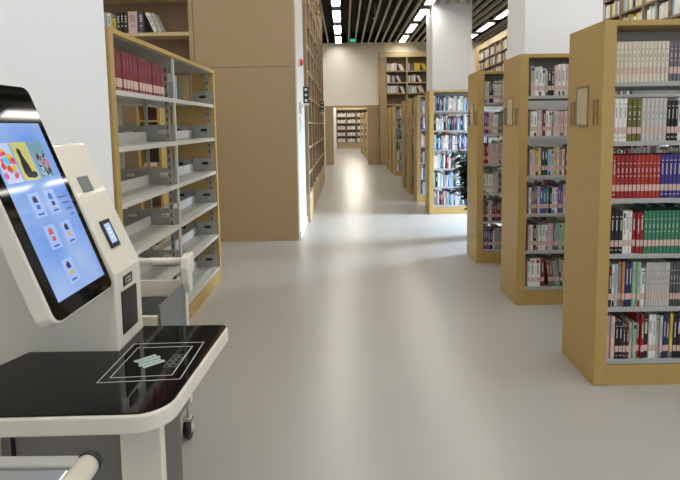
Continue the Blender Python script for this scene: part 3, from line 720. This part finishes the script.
# app tiles with icons and captions
tile = em('tile', (162, 188, 242), .85)
cols = [('red_icon', (214, 92, 84)), ('dark_icon', (60, 62, 90)), ('gold_icon', (212, 180, 70)), ('deep_blue_icon', (70, 110, 210))]
for (a, b, c1, c2) in ((.135, .335, 3, 1), (.212, .335, 1, 3), (.205, .235, 0, 0), (.122, .232, 1, 2), (.192, .125, 1, 2)):
    tl = patch('app_tile', a-.027, b-.046, a+.026, b+.028, tile, .0009)
    g = MB(); blob(g, [(a-.010, b-.002), (a+.010, b-.002), (a+.012, b+.010), (a+.002, b+.02), (a-.008, b+.014)], .0012, 0)
    blob(g, [(a-.008, b-.022), (a+.008, b-.022), (a+.006, b-.008), (a-.010, b-.010)], .0012, 1)
    g.build('icon', [em(*cols[c1]), em(*cols[c2])], tl, ok)
    g = MB(); blob(g, [(a-.014, b-.040), (a+.014, b-.040), (a+.014, b-.034), (a-.014, b-.034)], .0012)
    g.build('caption', [em('caption', (90, 110, 160))], tl, ok)
g = MB()
for k in range(4): blob(g, [(.05, .33-.02*k), (.10-.01*k, .33-.02*k), (.10-.01*k, .336-.02*k), (.05, .336-.02*k)], .0010)
g.build('text_lines', [em('caption', (90, 110, 160))], dsp, ok)
# bracket behind the screen
MB().box(-1.0, -.88, 1.5, 1.66, 1.15, 1.36).build('screen_bracket', CREAM, kk, ok)
# counter: white slab with rounded corners and a black glass inlay
def corner_path(pts, rad, seg=20):
    out = []; n_ = len(pts)
    for i in range(n_):
        p = Vector(pts[i]); a = Vector(pts[i-1]); b = Vector(pts[(i+1) % n_]); r = rad[i]
        if r <= 0: out.append(p); continue
        da = (a-p).normalized(); db = (b-p).normalized(); ang = da.angle(db); d_ = r/math.tan(ang/2)
        c = p+(da+db).normalized()*(r/math.sin(ang/2)); s = p+da*d_-c; e = p+db*d_-c
        for k in range(seg+1):
            q = s.lerp(e, k/seg).normalized()*r; out.append(c+q)
    return out
slab = corner_path([(-1.245, 1.245), (-.47, 1.265), (-.435, 1.87), (-1.245, 1.87)], [.02, .10, .03, .01])
ct = MB().prism([(p.x, p.y, TT-.052) for p in slab], (0, 0, .050)).build('counter', CREAM, kk, ok, .006)
# glass outline runs round the cabinet footprint
gl = corner_path([(-1.24, 1.256), (-.475, 1.274), (-.443, 1.862), (-.752, 1.862), (-.752, 1.647), (-1.05, 1.647), (-1.09, 1.54), (-1.24, 1.48)], [.01, .09, .02, 0, 0, 0, 0, 0])
gt = MB().prism([(p.x, p.y, TT-.0015) for p in gl], (0, 0, .004)).build('counter_glass', BLACKG, ct, ok)
zt = TT+.003
def ln(mb, a, b, w=.003):
    a = Vector((*a, zt)); b = Vector((*b, zt)); d_ = (b-a).normalized(); s = Vector((-d_.y, d_.x, 0))*w/2; mb.prism([a-s-d_*w/2, b-s+d_*w/2, b+s+d_*w/2, a+s-d_*w/2], (0, 0, .0004))
g = MB()
for qs in (((-.724, 1.432), (-.489, 1.45), (-.489, 1.709), (-.724, 1.700)), ((-.699, 1.461), (-.521, 1.475), (-.519, 1.677), (-.699, 1.668))):
    for k in range(4): ln(g, qs[k], qs[(k+1) % 4])
g.build('placement_outline', LINE, gt, ok)
g = MB(); ICON = mat('icon_grey_green', (170, 190, 184), .5, noise=.02)
for k in range(4):
    bx, by = -.674+.0125*k+.004*(k % 2), 1.571-.0145*k+.004*(k % 2)
    g.prism([(bx, by, zt), (bx+.051, by+.047, zt), (bx+.062, by+.035, zt), (bx+.011, by-.012, zt)], (0, 0, .0004))
g.build('book_stack_icon', ICON, gt, ok)
g = MB()
for k in range(4):
    for j in range(2): g.frame((-.566+.002*k+.021*j, 1.525+.023*k, zt), (1, 0, 0), (0, 1, 0), .018, .020, .003, .0003)
g.build('characters', mat('dim_print', (92, 98, 96), .5, noise=.02), gt, ok)
# cabinet below the counter
MB().box(-1.24, -.632, 1.55, 1.84, .03, TT-.053).build('lower_cabinet', mat('shaded_lacquer', (140, 136, 128), .45, noise=.02), kk, ok, .004)  # greyer lacquer colour paints in the shadow under the counter
MB().box(-1.066, -1.054, 1.545, 1.55, .03, TT-.053).build('cabinet_seam', BLACK, kk, ok)
MB().box(-.630, -.516, 1.35, 1.385, 0.0, TT-.053).build('support_leg', CREAM, kk, ok, .004)
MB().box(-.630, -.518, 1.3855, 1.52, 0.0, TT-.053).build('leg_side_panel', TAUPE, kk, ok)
MB().box(-1.24, -1.10, 1.35, 1.56, 0.0, TT-.053).build('support_leg', CREAM, kk, ok, .005)

# ------------------------------------------------------------------ white book trolley behind the kiosk
tr = empty('book_trolley', (-.98, 2.27, 0), 'white framed book trolley with grey side panels behind the kiosk', 'trolley'); otr = (-.98, 2.27, 0)
def T(name, mb, m, b=0): return mb.build(name, m, tr, otr, b)
TXa, TXb, TYa, TYb = -1.16, -.783, 2.12, 2.45
for x in (TXa, TXb):
    for y in (TYa, TYb): T('post', MB().box(x-.011, x+.011, y-.013, y+.013, .18, .80 if y > 2.3 else .69), CREAM, .004)
# push handle bar with curved brackets at the far end
T('handle_bar', MB().tube([(TXa, TYb, .893), (TXb+.01, TYb, .893)], .017, 14), CREAM)
for x in (TXa-.01, TXb+.018):
    T('handle_bracket', MB().prism([(x-.02, TYb+.05, .925), (x-.02, TYb-.0, .93), (x-.02, TYb-.04, .915), (x-.02, TYb-.055, .87), (x-.02, TYb-.045, .80), (x-.02, TYb-.02, .74), (x-.02, TYb+.01, .74), (x-.02, TYb+.012, .83), (x-.02, TYb+.05, .87)], (.04, 0, 0)), CREAM, .008)
T('end_band', MB().box(TXa+.013, TXb-.013, TYb-.008, TYb+.008, .72, .80), CREAM, .003)
T('end_panel', MB().box(TXa+.013, TXb-.013, TYb-.004, TYb+.004, .2, .719), GREYP)
T('end_band', MB().box(TXa+.013, TXb-.013, TYa-.010, TYa+.010, .70, .745), CREAM, .003)
T('side_panel', MB().box(TXb-.004, TXb+.004, TYa-.013, TYb-.013, .2, .79), GREYP)
T('side_panel', MB().box(TXa-.004, TXa+.004, TYa-.013, TYb-.013, .2, .79), GREYP)
T('bin_floor', MB().box(TXa+.005, TXb-.005, TYa, TYb, .18, .20), GREYP)
for x in (TXa, TXb-.012):
    for y in (TYa, TYb):
        c = T('castor', MB().tube([(x-.016, y+.0, .045), (x+.016, y, .045)], .045, 20), BLACK)
        MB().box(x-.022, x-.018, y-.02, y+.02, .03, .10).box(x+.018, x+.022, y-.02, y+.02, .03, .10).box(x-.022, x+.022, y-.022, y+.022, .09, .10).tube([(x, y, .1), (x, y, .181)], .007, 8).build('fork', METAL, c, otr)
        MB().tube([(x-.024, y, .045), (x+.026, y, .045)], .012, 12).build('axle', METAL, c, otr)

# ------------------------------------------------------------------ rail rack at the front left
rk = empty('metal_rack', (-.7, .85, 0), 'metal rack with grey crossbars and white tube with black cap, at front left', 'rack'); ork = (-.7, .85, 0)
def K(name, mb, m, b=0): return mb.build(name, m, rk, ork, b)
tx, tz = -.482, .916
K('side_tube', MB().tube([(tx, .90, tz), (tx, .30, tz)], .021, 24), CREAM)
K('end_cap', MB().tube([(tx, .918, tz), (tx, .912, tz), (tx, .90, tz)], [.019, .0225, .0225], 24), BLACK)
K('side_tube', MB().tube([(-1.1, .90, tz), (-1.1, .30, tz)], .021, 24), METAL)
K('end_cap', MB().tube([(-1.1, .918, tz), (-1.1, .912, tz), (-1.1, .90, tz)], [.019, .0225, .0225], 24), BLACK)
for k in range(14):
    y = .89-.040*k
    K('crossbar', MB().box(-1.085, tx-.014, y-.016, y+.016, tz-.002+(.006 if k % 2 else 0), tz+.017), ALU if k % 2 else METALS, .004)
for x in (tx, -1.1):
    for y in (.82, .36): K('leg', MB().tube([(x, y, 0), (x, y, tz-.015)], .016, 12), METAL)

# ------------------------------------------------------------------ daylight
def area(name, loc, rot, sx, sy, power, col, spread=180):
    l = bpy.data.lights.new(name, 'AREA'); l.shape = 'RECTANGLE'; l.size = sx; l.size_y = sy; l.energy = power; l.color = col; l.spread = math.radians(spread)
    o = bpy.data.objects.new(name, l); C.objects.link(o); o.location = loc; o.rotation_euler = rot
area('daylight_right', (XR+.5, 3.95, 2.1), (0, PI/2, 0), 3.6, 6.6, 170, (.80, .90, 1))
area('daylight_gap', (XR+.4, 8.2, 1.25), (0, PI/2-.5, 0), 2.2, 1.3, 400, (.62, .79, 1), 90)
area('daylight_back', (.4, YB-.5, 2.1), (PI/2, 0, 0), 8, 3.6, 34, (.86, .93, 1))
W = bpy.data.worlds.new('world'); bpy.context.scene.world = W; W.use_nodes = True
W.node_tree.nodes['Background'].inputs[0].default_value = (.75, .85, 1, 1); W.node_tree.nodes['Background'].inputs[1].default_value = .6
s = bpy.context.scene
s.view_settings.view_transform = 'Standard'; s.view_settings.look = 'None'; s.view_settings.exposure = .12; s.view_settings.gamma = 1; s.view_settings.use_curve_mapping = False
